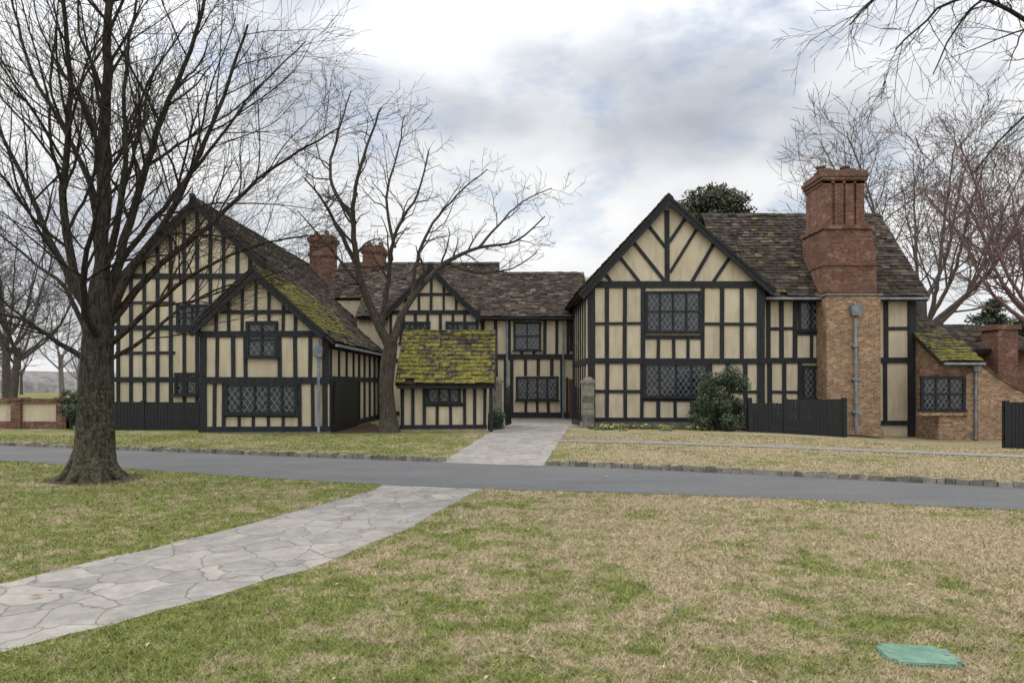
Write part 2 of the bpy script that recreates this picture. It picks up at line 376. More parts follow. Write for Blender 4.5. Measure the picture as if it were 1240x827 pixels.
# ================= RIGHT WING long range (Y=31.8)
Y2 = 31.8
xe = X(1108, Y2); ze = 6.15
wall.prismx([(Y2, -.8), (Y2, ze), (35.6, 10.45), (39.4, ze), (39.4, -.8)], 10.3, xe)
for py, w in ((437, .26), (362, .24), (512, .22)): bp(Y2, 925, py, 1108, py, w, proud=.07)
for q in (930, 946, 963, 1001, 1072): bp(Y2, q, 362, q, 437, .19)
for q in (932, 950, 968, 1003, 1072): bp(Y2, q, 437, q, 512, .19)
bp(Y2, 1104, 352, 1104, 540, .32, proud=.08); bp(Y2, 1072, 398, 1104, 398, .15); bp(Y2, 932, 474, 968, 474, .15); bp(Y2, 930, 398, 963, 398, .15)
bp(Y2, 965, 404, 1000, 404, .15); bp(Y2, 983, 404, 983, 437, .15); bp(Y2, 985, 487, 985, 512, .15)
window(Y2, 968, 363, 995, 400, 2); window(Y2, 973, 444, 999, 482, 2)
mr_ = lambda u, v: .2*math.sin(u*7)**2
slope((11.2, Y2-.45, ze-.22), (19.15, Y2-.45, ze-.22), (11.2, 35.6, 10.7), seed=5, keep=lambda u, v: True, moss=mr_)
slope((9.9, 33.7, 8.4), (11.2, 33.7, 8.4), (9.9, 35.6, 10.7), seed=15, keep=lambda u, v: True)
roof.prismx([(Y2-.42, ze-.34), (35.6, 10.55), (39.8, ze-.3), (39.8, ze-.42), (35.6, 10.35), (Y2-.42, ze-.42)], 10.2, 19.05)
ridge((10.0, 35.6, 10.68), (19.15, 35.6, 10.68))
tim.box(11.5, 19.1, Y2-.5, Y2-.38, ze-.42, ze-.30)
pipe.box(11.6, 19.1, Y2-.6, Y2-.5, ze-.36, ze-.26)
# great chimney
c0, c1 = X(998, 31), X(1063, 31)
brk.box(c0, c1, 30.75, 32.2, -.8, Z(358, 30.75)-.02)
stone.box(c0-.06, c1+.06, 30.69, 32.2, Z(358, 30.75)-.0, Z(358, 30.75)+.1)
brk.box(c0-.08, c1+.08, 30.66, 32, -.8, -.1)
Yc = 31.0
zz = lambda py: Z(py, Yc)
brkr.frustum((X(997, Yc), X(1061, Yc), 30.9, 33.2), zz(354.8), (X(997, Yc), X(1060, Yc), 30.9, 33.2), zz(322))
brkr.box(X(996, Yc), X(1061, Yc), 30.84, 33.2, zz(322)+.002, zz(319))
brkr.frustum((X(997, Yc), X(1060, Yc), 30.9, 33.2), zz(319)+.002, (X(996, Yc), X(1056, Yc), 30.95, 33.1), zz(278))
brkr.box(X(994, Yc), X(1057, Yc), 30.85, 33.2, zz(278)+.002, zz(273))
brkr.box(X(998, Yc), X(1048, Yc), 31.1, 32.9, zz(273), zz(214))
for q in (996, 1010, 1023, 1036): brkr.box(X(q+1, Yc), X(q+11, Yc), 31.0, 31.1, zz(272), zz(219))
for i, (py, o) in enumerate(((222, .0), (218, .06), (214, .11), (210, .04))):
    brkr.box(X(997, Yc)-o, X(1049, Yc)+o, 31.0-o, 33+o, zz(py)+.002*i, zz(py-4)+.002*i)
for i, q in enumerate((1001, 1015, 1031, 1044)):
    yq = 31.6+.4*(i % 2)
    pots.cyl((X(q, Yc), yq, zz(206)), (X(q, Yc), yq, zz(199)), .19, .16, 10); pots.cyl((X(q, Yc), yq, zz(199)), (X(q, Yc), yq, zz(197.3)), .22, .22, 10); brkr.box(X(q, Yc)-.22, X(q, Yc)+.22, yq-.22, yq+.22, zz(206), zz(204))
Yp = 30.62
pipe.cyl((X(1037, Yp), Yp, -.4), (X(1036, Yp), Yp, Z(385, Yp)), .06, .06); pipe.frustum((X(1031, Yp), X(1042, Yp), Yp-.12, Yp+.12), Z(382, Yp), (X(1029, Yp), X(1044, Yp), Yp-.16, Yp+.14), Z(370, Yp))
pipe.cyl((X(1036, Yp), Yp, Z(370, Yp)), (X(1036, Yp), Yp+.5, Z(355, Yp)), .06, .06)
for py in (500, 460, 420): pipe.box(X(1032, Yp), X(1042, Yp), Yp-.08, Yp+.1, Z(py, Yp), Z(py, Yp)+.08)

# ================= LEFT WING
YS = 27.1; YB = 31.0
aS = (310, 325.7); aB = (238, 243)
xri = X(310, YS); xrb = X(238, YB); zS = Z(325.7, YS); zB = Z(243, YB); m = .906
xw = -7.27; xeR = -6.95; zeR = zB-m*(xeR-xrb)
xlS = X(243, YS)
wall.prism([(xlS, -.3), (xw, -.3), (xw, zS-m*(xw-xri)-.12), (xri, zS-.15), (xlS, zS-.95*(xri-xlS)-.15)], YS, YB+.3)
xlB = X(140, YB)
wall.prism([(xlB, -.3), (xw-.02, -.3), (xw-.02, zB-m*(xw-xrb)-.13), (xrb, zB-.15), (xlB, zB-1.04*(xrb-xlB)-.15)], YB, 49)
slope((xeR, YS-.3, zeR), (xeR, YB, zeR), (xri, YS-.3, zeR+(xeR-xri)*m), seed=6, moss=lambda u, v: (1.3 if v > .15 else .5)*(1-.3*u))
slope((xeR, YB, zeR), (xeR, 49, zeR), (xrb, YB, zB), seed=7, moss=lambda u, v: max(.0, 1.0-2.0*abs(v-.28)-2.4*u))
zlS = zS-.95*(xri-(xlS-.35)); slope((xlS-.35, YS-.3, zlS), (xlS-.35, YB+.2, zlS), (xri, YS-.3, zS), seed=8)
zlB = zB-1.04*(xrb-(xlB-.4)); slope((xlB-.4, YB-.3, zlB), (xlB-.4, 49, zlB), (xrb, YB-.3, zB), seed=9)
slope((xri-.1, YB-.3, zB-m*(xri-.1-xrb)), (xri-.1, YB, zB-m*(xri-.1-xrb)), (xrb, YB-.3, zB), seed=17, deck=True)
ridge((xrb, YB-.3, zB), (xrb, 49, zB)); ridge((xri, YS-.3, zS), (xri, YB, zS), moss=.6)
pipe.cyl((xrb-.1, YB-.2, zB), (xrb-.1, YB-.2, zB+.75), .05, .015)
tim.box(xrb-.2, xrb, YB-.3, YB-.1, zB-.2, zB+.25)
barge(YS, aS, (398, 325.7+88*.906)); barge(YS, aS, (230, 325.7+80*.95)); barge(YB, aB, (128, 243+110*1.04)); barge(YB, aB, (325, 243+87*.906))
Y = YS
for py, w in ((519, .2), (461, .24), (405, .22)): bp(Y, 241, py, 399, py, w, proud=.07)
for q in (246, 263, 282, 297, 338, 357, 376, 394):
    bp(Y, q, max(405, rk(q, aS, .95, .906)+6) if q in (246, 394) else 405, q, 461, .14 if q not in (246, 394) else .24)
for q in (262, 277, 294, 310, 326, 343, 358): bp(Y, q, rk(q, aS, .95, .906)+6, q, 405 if not 296 < q < 338 else 389, .12)
bp(Y, 268, 378, 356, 378, .15)
for q in (246, 260, 272, 363, 378, 394): bp(Y, q, 461, q, 519, .14 if q not in (246, 394) else .24)
bp(Y, 272, 503, 363, 503, .13)
for q in (290, 307, 325, 343): bp(Y, q, 503, q, 519, .12)
window(Y, 300, 391, 335, 432, 2, True); window(Y, 275, 465, 359, 500, 5, False)
stone.box(xlS-.05, xw+.05, YS-.07, YS+.2, -.3, .1)
Y = YB
for py, w in ((517, .2), (459, .24), (397, .24), (335, .24)):
    x0_ = max(138, 238-(py-243)/1.04+4); x1_ = min(330, 238+(py-243)/.906-4)
    bp(Y, x0_, py, x1_, py, w, proud=.07)
for q in range(143, 335, 16):
    bp(Y, q, rk(q, aB, 1.04, .906)+6, q, 517, .15)
for py in (366, 428, 488): bp(Y, 140, py, 212, py, .12)
window(Y, 216, 370, 250, 400, 2, True); window(Y, 213, 453, 240, 478, 2)
for yy in (27.3, 28.6, 29.9, 31.2, 32.4, 33.6, 34.8, 36.0, 37.2): sbeam(xw, yy, .05, yy, 3.55, .2)
for z_, w in ((.15, .22), (2.15, .2), (3.45, .24)): sbeam(xw, 27.1, z_, 38, z_, w)
dk = MB()
dk.box(xw+.07, xw+.16, 27.5, 31.4, -.02, 2.05)
for yy in np.arange(27.5, 31.4, .22): dk.box(xw+.16, xw+.185, yy+.01, yy+.2, .0, 2.04)
pipe.box(xeR-.02, xeR+.1, YS-.2, 38, zeR-.16, zeR-.06)
pipe.cyl((X(385, 26.9), 26.98, 0), (X(385, 26.9), 26.98, Z(412, 26.9)), .06, .06); pipe.frustum((X(381, 26.9), X(389, 26.9), 26.85, 27.05), Z(432, 26.9), (X(379, 26.9), X(391, 26.9), 26.8, 27.05), Z(420, 26.9))

# ================= MIDDLE: cross gable (Y=36.3) and range (Y=37.5)
Y = 36.3; aM = (522, 324)
wall.prism([(X(470, Y), -.1), (X(580, Y), -.1), (X(580, Y), Z(324+58+4, Y)), (X(522, Y), Z(329, Y)), (X(470, Y), Z(324+52+4, Y))], Y, 41)
barge(Y, aM, (464, 382), .26); barge(Y, aM, (584, 386), .26)
for py in (500, 437, 378): bp(Y, 470, py, 582, py, .22, proud=.07)
for q in range(473, 584, 15): bp(Y, q, 378, q, 500, .16)
for q in (492, 507, 522, 537, 552): bp(Y, q, rk(q, aM, 1, 1)+5, q, 378, .13)
bp(Y, 497, 357, 549, 357, .14)
for a_, b_, c_, d_ in ((480, 372, 492, 357), (565, 372, 552, 357)): bp(Y, a_, b_, c_, d_, .12)
window(Y, 541, 391, 578, 404, 3); window(Y, 485, 391, 520, 415, 3)
xm0, xm1, xma, zma = X(463, Y), X(585, Y), X(522, Y), Z(324, Y)
slope((xm0, Y-.25, zma-(xma-xm0)), (xm0, 41, zma-(xma-xm0)), (xma, Y-.25, zma), seed=10)
slope((xm1, Y-.25, zma-(xm1-xma)), (xm1, 41, zma-(xm1-xma)), (xma, Y-.25, zma), seed=11)
ridge((xma, Y-.25, zma), (xma, 41, zma))
Y = 37.5
wall.prismx([(Y, -.1), (Y, 5.7), (40.8, 8.3), (44, 5.7), (44, -.1)], -8.5, 4.6)
slope((-8.5, Y-.4, 5.55), (4.3, Y-.4, 5.55), (-8.5, 40.8, 8.5), seed=12)
roof.prismx([(Y-.3, 5.4), (40.8, 8.4), (44.2, 5.5), (40.8, 8.1)], -8.5, 4.2)
ridge((-7, 40.8, 8.48), (3.9, 40.8, 8.48))
tim.box(-2, 3.4, Y-.45, Y-.36, 5.42, 5.54)
for py in (502, 432, 386): bp(Y, 575, py, 708, py, .26, proud=.07)
for q in (585, 600, 617, 660, 674, 688, 706): bp(Y, q, 386, q, 432, .18)
for q in (585, 600, 612, 620, 680, 704): bp(Y, q, 432, q, 502, .18)
for q in (632, 647): bp(Y, q, 424, q, 432, .16)
for q in (637, 650, 664): bp(Y, q, 486, q, 502, .16)
for q in (636, 652, 668): bp(Y, q, 432, q, 455, .16)
window(Y, 623, 391, 654, 424, 2, True); window(Y, 626, 457, 675, 484, 4); window(Y, 691, 389, 704, 423, 1, True)
door = MB(); door.box(X(689, Y), X(702, Y), Y-.1, Y+.02, .0, Z(459, Y))
for i in range(4): door.box(X(689, Y)+.02+i*.15, X(689, Y)+.14+i*.15, Y-.12, Y-.1, .05, Z(460, Y))
for (xa, xb) in ((684, 688.5), (702.5, 706)): bp(Y, (xa+xb)/2, 457, (xa+xb)/2, 508, .14, proud=.12)
pipe.cyl((X(614, Y), Y-.12, 0), (X(614, Y), Y-.12, Z(388, Y)), .06, .06); pipe.cyl((X(682, Y), Y-.12, 0), (X(682, Y), Y-.12, Z(388, Y)), .05, .05)
wall.prismx([(41, 4), (41, 7), (43.6, 9.2), (47, 7), (47, 4)], -11, -1.0)
slope((-11, 40.9, 7.0), (-.8, 40.9, 7.0), (-11, 43.6, 9.55), seed=13)
ridge((-10, 43.6, 9.55), (-.8, 43.6, 9.55))
for (a_, b_, t_, Yc_, bb) in ((372, 405, 284, 47.0, 5), (436, 466, 297, 43.0, 5)):
    xa, xb = X(a_, Yc_), X(b_, Yc_)
    brkr.box(xa+.15, xb-.15, Yc_, Yc_+1.3, bb, Z(t_, Yc_)); brkr.box(xa, xb, Yc_-.1, Yc_+1.4, Z(t_+8, Yc_), Z(t_+3, Yc_)); brkr.box(xa+.07, xb-.07, Yc_-.05, Yc_+1.35, Z(t_+10, Yc_), Z(t_+8, Yc_)-.002); brkr.box(xa+.05, xb-.05, Yc_-.08, Yc_+1.4, Z(t_+26, Yc_), Z(t_+22, Yc_))
    for k in range(2): pots.cyl((xa+.45+.75*k, Yc_+.6, Z(t_, Yc_)), (xa+.45+.75*k, Yc_+.6, Z(t_-6, Yc_)), .18, .15, 8)

house = empty("timber_framed_manor_house")
for mb, nm, mt in ((wall, "plaster_walls", M_plaster), (tim, "timber_frame", M_timber), (roof, "stone_slate_roof", M_roof), (glass, "window_glass", M_glass), (lead, "window_lattice", M_lead),
                   (brk, "chimney_breast", M_brick), (brkr, "chimney_stacks", M_brickred), (pots, "chimney_pots", M_clay), (stone, "stone_plinth", M_stone), (pipe, "downpipes", M_pipe), (dk, "side_door", M_black)):
    mb.build(nm, mt, house)
M_door, nt, b = newmat("oak_door", .6, .3); setc(nt, b, ramp(nt, noise(nt, pos(nt, (8, 8, 1)), 3), [(0.3, (0.06, 0.025, 0.012)), (0.7, (0.13, 0.06, 0.03))]))
door.build("entrance_door", M_door, house)

# ================= mossy shed in front of the courtyard (Y=28)
shed = empty("mossy_roofed_shed")
w_, t_, r_, g_, l_ = MB(), MB(), MB(), MB(), MB()
Y = 28.0; sx0, sx1 = X(484, Y), X(590, Y)
w_.prismx([(Y, -.1), (Y, 2.1), (29.6, 4.0), (31.2, 2.1), (31.2, -.1)], sx0, sx1)
for q in (487, 500, 514, 562, 575, 587): bp(Y, q, 466, q, 518, .14, mb=t_)
for py in (517, 468): bp(Y, 484, py, 590, py, .17, mb=t_, proud=.07)
bp(Y, 514, 490, 562, 490, .13, mb=t_)
for q in (530, 546): bp(Y, q, 490, q, 517, .13, mb=t_)
window(Y, 519, 470, 557, 488, 3, False, g_, t_, l_)
ms = lambda u, v: 1.0-.25*v+.12*math.sin(u*9)
slope((sx0-.1, Y-.55, 1.95), (sx1+.3, Y-.55, 1.95), (sx0-.1, 29.6, 4.15), moss=ms, mb=r_, seed=21)
slope((sx0-.1, 31.7, 1.95), (sx1+.3, 31.7, 1.95), (sx0-.1, 29.6, 4.15), moss=ms, mb=r_, seed=22)
ridge((sx0-.1, 29.6, 4.13), (sx1+.3, 29.6, 4.13), mb=r_, moss=.8)
for (ya, za, yb, zb) in ((Y-.6, 1.85, 29.6, 4.1), (31.8, 1.85, 29.6, 4.1)):
    t_.obox((sx1+.31, ya, za-.2), (0, yb-ya, zb-za), (0, 0, .24), (.06, 0, 0))
t_.box(sx0-.05, sx1+.3, Y-.5, Y-.38, 1.75, 1.87)
t_.box(sx1+.1, sx1+.24, Y-.45, Y-.31, 0, 1.8)
w_.build("walls", M_plaster, shed); t_.build("timbers", M_timber, shed); r_.build("roof", M_roof, shed); g_.build("glass", M_glass, shed); l_.build("lattice", M_lead, shed)

# ================= brick outbuilding to the right
ann = empty("brick_outbuilding")
w_, r_, t_, g_, l_, rb = MB(), MB(), MB(), MB(), MB(), MB()
Y = 30.0
w_.prismx([(Y, -.9), (Y, 3.0), (32.6, 4.6), (35, 3), (35, -.9)], 18.75, X(1181, Y))
slope((18.6, Y-.35, 2.9), (X(1184, Y), Y-.35, 2.9), (18.6, 32.6, 4.85), moss=lambda u, v: 1.15-1.1*v, mb=r_, seed=31)
ridge((18.6, 32.6, 4.85), (X(1184, Y), 32.6, 4.85), mb=r_)
t_.box(18.6, X(1184, Y), Y-.42, Y-.36, 2.72, 2.86)
window(Y, 1116, 457, 1166, 496, 3, True, g_, t_, l_)
w_.box(X(1112, Y), X(1172, Y), Y-.12, Y+.1, Z(503, Y), Z(499, Y)); rb.box(X(1112, Y), X(1172, Y), Y-.1, Y+.1, Z(453, Y), Z(447, Y))
slope((20.5, 34.5, 3.6), (27, 34.5, 3.6), (20.5, 37.5, 5.1), mb=r_, seed=33)
rb.box(X(1209, 34.), X(1233, 34.), 34.0, 35.2, -.5, Z(399, 34)); rb.box(X(1206, 34.), X(1236, 34.), 33.9, 35.3, Z(399, 34)+.002, Z(393, 34))
rb.box(20.5, 27, 35.05, 39.5, -1, 3.7)
pp = MB(); pp.cyl((X(1180, Y), Y-.1, -.5), (X(1180, Y), Y-.1, 2.6), .05, .05); pp.box(X(1176, Y), X(1184, Y), Y-.2, Y, 2.5, 2.75); pp.box(18.7, X(1185, Y), Y-.5, Y-.42, 2.76, 2.86)
w_.build("walls", M_brick, ann); r_.build("roof", M_roof, ann); t_.build("timbers", M_timber, ann); g_.build("glass", M_glass, ann); l_.build("lattice", M_lead, ann); rb.build("chimney_and_lintel", M_brickred, ann); pp.build("downpipe", M_pipe, ann)
gw = MB(); cp = MB()
Y = 29.9; n = 26; xs = np.linspace(X(1184, Y), 28, n); zt = [1.35+1.55*(1-min(1, (x-xs[0])/3.0))**1.7 for x in xs]
gw.prism([(xs[0], -1)]+[(xs[-1], -1)]+[(x, z) for x, z in zip(xs[::-1], zt[::-1])], Y, Y+.3)
for i in range(n-1):
    cp.obox((xs[i], Y-.06, zt[i]+.003), (xs[i+1]-xs[i]-.01, 0, zt[i+1]-zt[i]), (0, .42, 0), (0, 0, .09))
gwo = empty("brick_garden_wall"); gw.build("wall", M_brick, gwo); cp.build("coping", M_brickred, gwo)

# ================= fences, gates
def fence(name, x0, x1, Y, z0, z1, step=0):
    f = MB(); f.box(x0, x1, Y+.03, Y+.08, z0+.25, z0+.35); f.box(x0, x1, Y+.03, Y+.08, z1-.35, z1-.25)
    x = x0
    while x < x1:
        zt_ = z1+(step if (x-x0) > (x1-x0)*.36 else 0)+R.uniform(-.012, .012)
        f.box(x, min(x+.125, x1), Y, Y+.025+R.uniform(0, .004), z0-.3, zt_); x += .14
    for xx in (x0, x1-.14, x0+(x1-x0)*.36): f.box(xx, xx+.16, Y-.03, Y+.16, z0-.3, z1+max(0, step)+.06)
    return f.build(name, M_black)
fence("board_fence", X(906, 28.), X(1025, 28.), 28., -.1, Z(488, 28.), .16)
fence("board_fence", X(130, 28.6), X(241, 28.6), 28.6, 0, Z(487, 28.6))
fence("board_fence", X(1217, 26.), X(1300, 26.), 26., -.4, Z(487, 26.), 0)
gp = MB()
for (a_, b_) in ((597, 608), (706, 720)):
    x0_, x1_ = X(a_, 30.), X(b_, 30.)
    zc = 0
    while zc < 1.95:
        gp.box(x0_+R.uniform(0, .02), x1_-R.uniform(0, .02), 30.+R.uniform(0, .02), 30.5, zc, zc+.27); zc += .28
    gp.box(x0_-.06, x1_+.06, 29.94, 30.56, 1.97, 2.07); gp.frustum((x0_-.02, x1_+.02, 29.98, 30.52), 2.072, (x0_+.15, x1_-.15, 30.15, 30.35), 2.25)
ge = empty("courtyard_gate"); gp.build("stone_piers", M_stone, ge)
gi = MB()
for xx, sg in ((X(612, 30), 1), (X(703, 30), -1)):
    for k in range(9):
        yy = 30.3+k*.15; gi.cyl((xx+sg*.03*k, yy, .08), (xx+sg*.03*k, yy, 1.75+.02*k), .018, .012, 6)
    for zz_ in (.15, .95, 1.6): gi.obox((xx, 30.28, zz_), (sg*.26, 1.25, 0), (.02, 0, 0), (0, 0, .04))
gi.build("iron_leaves", M_black, ge)
bw = MB(); bpn = MB(); bwe = empty("boundary_wall")
Y = 29.4; x = X(80, Y)
bw.box(-45, x, Y+.05, Y+.35, -.1, .32); bw.box(-45, x+.1, Y, Y+.4, 1.1, 1.3)
bpn.box(-45, x, Y+.1, Y+.3, .32, 1.1)
xx = x
while xx > -45:
    bw.box(xx-.42, xx, Y-.04, Y+.44, -.1, 1.22); bw.box(xx-.5, xx+.08, Y-.1, Y+.5, 1.22+.003, 1.34); xx -= 1.95
bw.build("brick_piers", M_brickred, bwe); bpn.build("rendered_panels", M_plaster, bwe)

# ================= GROUND
gx = np.concatenate([[-900, -400, -150, -80], np.arange(-45, 45.1, 1.0), [80, 150, 400, 900]])
gy = np.concatenate([[-300, -60, -20], np.arange(-4, 60.1, 1.0), [90, 150, 400, 1500]])
GX, GY = np.meshgrid(gx, gy); GZ = g(GX, GY)
GZ = np.where(GY > 62, GZ*0, GZ)
V = np.stack([GX.ravel(), GY.ravel(), GZ.ravel()], 1); idx = np.arange(V.shape[0]).reshape(GX.shape)
Fq = np.stack([idx[:-1, :-1].ravel(), idx[:-1, 1:].ravel(), idx[1:, 1:].ravel(), idx[1:, :-1].ravel()], 1)
np_mesh("ground", V, Fq, M_grass, smooth=True)
far = [(-60, 34.5), (-30, 26.), (-16, 21.5), (-8, 19.0), (-1.65, 17.05), (.7, 16.5), (5, 14.9), (9.6, 12.9), (16, 9.8), (30, 2)]
near = [(-60, 30), (-30, 22.2), (-13.3, 17.6), (-7, 15.0), (-2.6, 13.3), (-.6, 12.75), (3, 12.2), (8.05, 10.7), (14, 7.8), (28, -.5)]
def dens(pl, n):
    pl = np.array(pl, float)
    xs = np.linspace(pl[0, 0], pl[-1, 0], n); ys = np.interp(xs, pl[:, 0], pl[:, 1])
    k = np.ones(9)/9; ys2 = np.convolve(np.pad(ys, 4, mode="edge"), k, "valid"); return np.stack([xs, ys2], 1)
fd, ndn = dens(far, 200), dens(near, 200)
ndn[:, 1] += NR.normal(0, .03, 200)
V = np.concatenate([np.c_[ndn, np.full(200, .008)], np.c_[fd, np.full(200, .008)]]); i = np.arange(199)
V[:, 2] += g(V[:, 0], V[:, 1])
np_mesh("asphalt_drive", V, np.stack([i, i+1, i+201, i+200], 1), M_asph)
left_edge = [(-7.6, 3.6), (-6.3, 5.2), (-5.12, 6.83), (-4.5, 7.9), (-3.85, 9.3), (-3.1, 11.2), (-2.55, 12.6), (-2.5, 13.5)]
right_edge = [(-5.6, 2.9), (-4.6, 4.2), (-3.79, 5.06), (-3.33, 5.63), (-2.57, 6.64), (-2.03, 7.6), (-1.38, 9.5), (-.9, 11.5), (-.5, 12.95)]
poly1 = np.array(left_edge+right_edge[::-1])
def ngon(name, poly, z, mat):
    me = bpy.data.meshes.new(name); me.from_pydata([(float(x), float(y), z) for x, y in poly], [], [tuple(range(len(poly)))[::-1]]); me.materials.append(mat)
    ob = bpy.data.objects.new(name, me); scene.collection.objects.link(ob); return ob
def rough(poly, amp=.03):
    out = []; n = len(poly)
    for i in range(n):
        a_, b_ = np.array(poly[i]), np.array(poly[(i+1) % n]); k = max(1, int(np.linalg.norm(b_-a_)/.35))
        for j in range(k): out.append(a_+(b_-a_)*j/k+NR.normal(0, amp, 2))
    return out
ngon("flagstone_path", rough(poly1, .035), .004, M_flag)
poly2 = [(-1.75, 16.9), (.75, 16.3), (2.55, 30.5), (3.3, 30.6), (3.3, 37.4), (-1.6, 37.4), (-1.6, 31.8), (-.62, 30.6)]
ngon("flagstone_path", rough(poly2, .015), .012, M_flag)
pts = np.array([(1.5, 23.2), (4, 22.7), (8, 21.2), (13.8, 18.2), (22, 13.5), (32, 7)], float)
xs = np.linspace(1.45, 32, 80); ys = np.interp(xs, pts[:, 0], pts[:, 1])
V = []
for x_, y_ in zip(xs, ys): V.append((x_, y_-.35, float(g(x_, y_-.35))+.02))
for x_, y_ in zip(xs, ys): V.append((x_, y_+.5, float(g(x_, y_+.5))+.02))
i = np.arange(79); np_mesh("garden_path", V, np.stack([i, i+1, i+81, i+80], 1), M_conc)
kb = MB(); d_ = np.cumsum(np.r_[0, np.linalg.norm(np.diff(fd, axis=0), axis=1)]); s0 = 0
while s0 < d_[-1]-.3:
    L = R.uniform(.13, .3); x_ = np.interp(s0, d_, fd[:, 0]); y_ = np.interp(s0, d_, fd[:, 1]); x2 = np.interp(s0+L, d_, fd[:, 0]); y2 = np.interp(s0+L, d_, fd[:, 1])
    if not (-1.7 < (x_+x2)/2 < .75) and x_ > -40:
        d = Vector((x2-x_, y2-y_, 0)); nn = Vector((-d.y, d.x, 0)).normalized(); j = R.uniform(-.03, .03)
        a0 = Vector((x_, y_, -.02))+nn*j; h1, h2 = R.uniform(.11, .165), R.uniform(.11, .165); wd = R.uniform(.14, .22)
        q = .02; A0, B0 = a0+d*.01, a0+d*.985
        vs = [A0, B0, B0+nn*wd, A0+nn*wd, A0+d*.06+nn*q+Vector((0, 0, h1)), B0-d*.06+nn*q+Vector((0, 0, h2)), B0-d*.06+nn*(wd-q)+Vector((0, 0, h2)), A0+d*.06+nn*(wd-q)+Vector((0, 0, h1))]
        kb.add(vs, [(0, 3, 2, 1), (4, 5, 6, 7), (0, 1, 5, 4), (1, 2, 6, 5), (2, 3, 7, 6), (3, 0, 4, 7)])
    s0 += L
kb.build("stone_kerb", M_stone)
xs_, ys_ = np.meshgrid(np.linspace(3.3, 16, 20), np.linspace(29.2, 31, 5))
V = np.stack([xs_.ravel(), ys_.ravel(), g(xs_, ys_).ravel()+.03], 1); idx = np.arange(100).reshape(5, 20)
np_mesh("planting_bed", V, np.stack([idx[:-1, :-1].ravel(), idx[:-1, 1:].ravel(), idx[1:, 1:].ravel(), idx[1:, :-1].ravel()], 1), M_soil)
ngon("planting_bed", rough([(-8.66+1.0*math.cos(t), 14.1+.85*math.sin(t)) for t in np.linspace(0, 6.1, 14)][::-1], .06), .006, M_soil)
ngon("planting_bed", rough([(-7.1, 26.6), (-4.8, 27.3), (-4.8, 27.95), (-7.1, 34)], .04), .006, M_soil)

# ================= leaves helper
def foliage(name, clumps, n, size, mat, seed=1, parent=None, r0=.4, r1=1.15):
    r = np.random.default_rng(seed); C = []; VR = []
    tot = sum(c_[3]*c_[4]*c_[5] for c_ in clumps)
    for c_ in clumps:
        k = int(n*c_[3]*c_[4]*c_[5]/tot)
        d = r.normal(size=(k, 3)); d /= np.linalg.norm(d, axis=1)[:, None]; rad = r.uniform(r0, r1, k)**.7
        ctr = np.array(c_[:3]); P = ctr+d*rad[:, None]*np.array(c_[3:6]); C.append(P)
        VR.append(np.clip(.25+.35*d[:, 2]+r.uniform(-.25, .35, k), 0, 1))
    C = np.concatenate(C); VR = np.concatenate(VR); N_ = len(C)
    a = r.normal(size=(N_, 3)); a /= np.linalg.norm(a, axis=1)[:, None]; b_ = np.cross(a, r.normal(size=(N_, 3))); b_ /= np.linalg.norm(b_, axis=1)[:, None]
    s = size*r.uniform(.6, 1.3, N_)[:, None]
    V = np.stack([C-a*s, C-b_*s*.45, C+a*s, C+b_*s*.45], 1).reshape(-1, 3)
    return np_mesh(name, V, np.arange(N_*4).reshape(-1, 4), mat, np.repeat(VR, 4), parent=parent)

# ================= trees
class Tubes:
    def __init__(s): s.V = []; s.Fs = []; s.n = 0
    def add(s, pts, rad, k):
        P = np.array([tuple(p) for p in pts]); r_ = np.array(rad); T = np.gradient(P, axis=0); T /= np.linalg.norm(T, axis=1)[:, None]+1e-9
        ref = np.array([.31, .2, .93]) if abs(T[0, 2]) < .8 else np.array([.9, .4, .1])
        U = np.cross(T, ref); U /= np.linalg.norm(U, axis=1)[:, None]; W_ = np.cross(T, U)
        a = np.arange(k)*2*np.pi/k
        rm = np.ones((len(P), k))
        if k >= 12: rm += .07*np.sin(a*3+P[:, 2:3]*.8)+.04*np.sin(a*7+P[:, 2:3]*1.7)
        ring = P[:, None, :]+r_[:, None, None]*rm[:, :, None]*(np.cos(a)[None, :, None]*U[:, None, :]+np.sin(a)[None, :, None]*W_[:, None, :])
        m_ = len(P); s.V.append(ring.reshape(-1, 3)); base = s.n+np.arange(m_-1)[:, None]*k; j = np.arange(k)[None, :]; j2 = (j+1) % k
        s.Fs.append(np.stack([base+j, base+j2, base+k+j2, base+k+j], -1).reshape(-1, 4)); s.n += m_*k
    def build(s, name, mat, parent=None):
        return np_mesh(name, np.concatenate(s.V), np.concatenate(s.Fs), mat, smooth=True, parent=parent)
UP = Vector((0, 0, 1))
def grow(tb, rr, p, d, L, r, lvl, cfg):
    seg = cfg["seg"][lvl]; n = max(3, int(L/seg)); st = L/n; pts = [p.copy()]; rad = [r]; dirs = [d.copy()]
    rend = max(cfg["rmin"], r*.3)
    for i in range(n):
        w = cfg["wob"][lvl]
        d = (d+Vector((rr.gauss(0, w), rr.gauss(0, w), rr.gauss(0, w)))+UP*cfg["trop"][lvl]).normalized()
        p = p+d*st; pts.append(p.copy()); rad.append(r+(rend-r)*((i+1)/n)); dirs.append(d.copy())
    tb.add(pts, rad, 7 if r > .06 else (5 if r > .025 else 3))
    if lvl < cfg["max"]: kids(tb, rr, pts, rad, dirs, L, lvl, cfg)
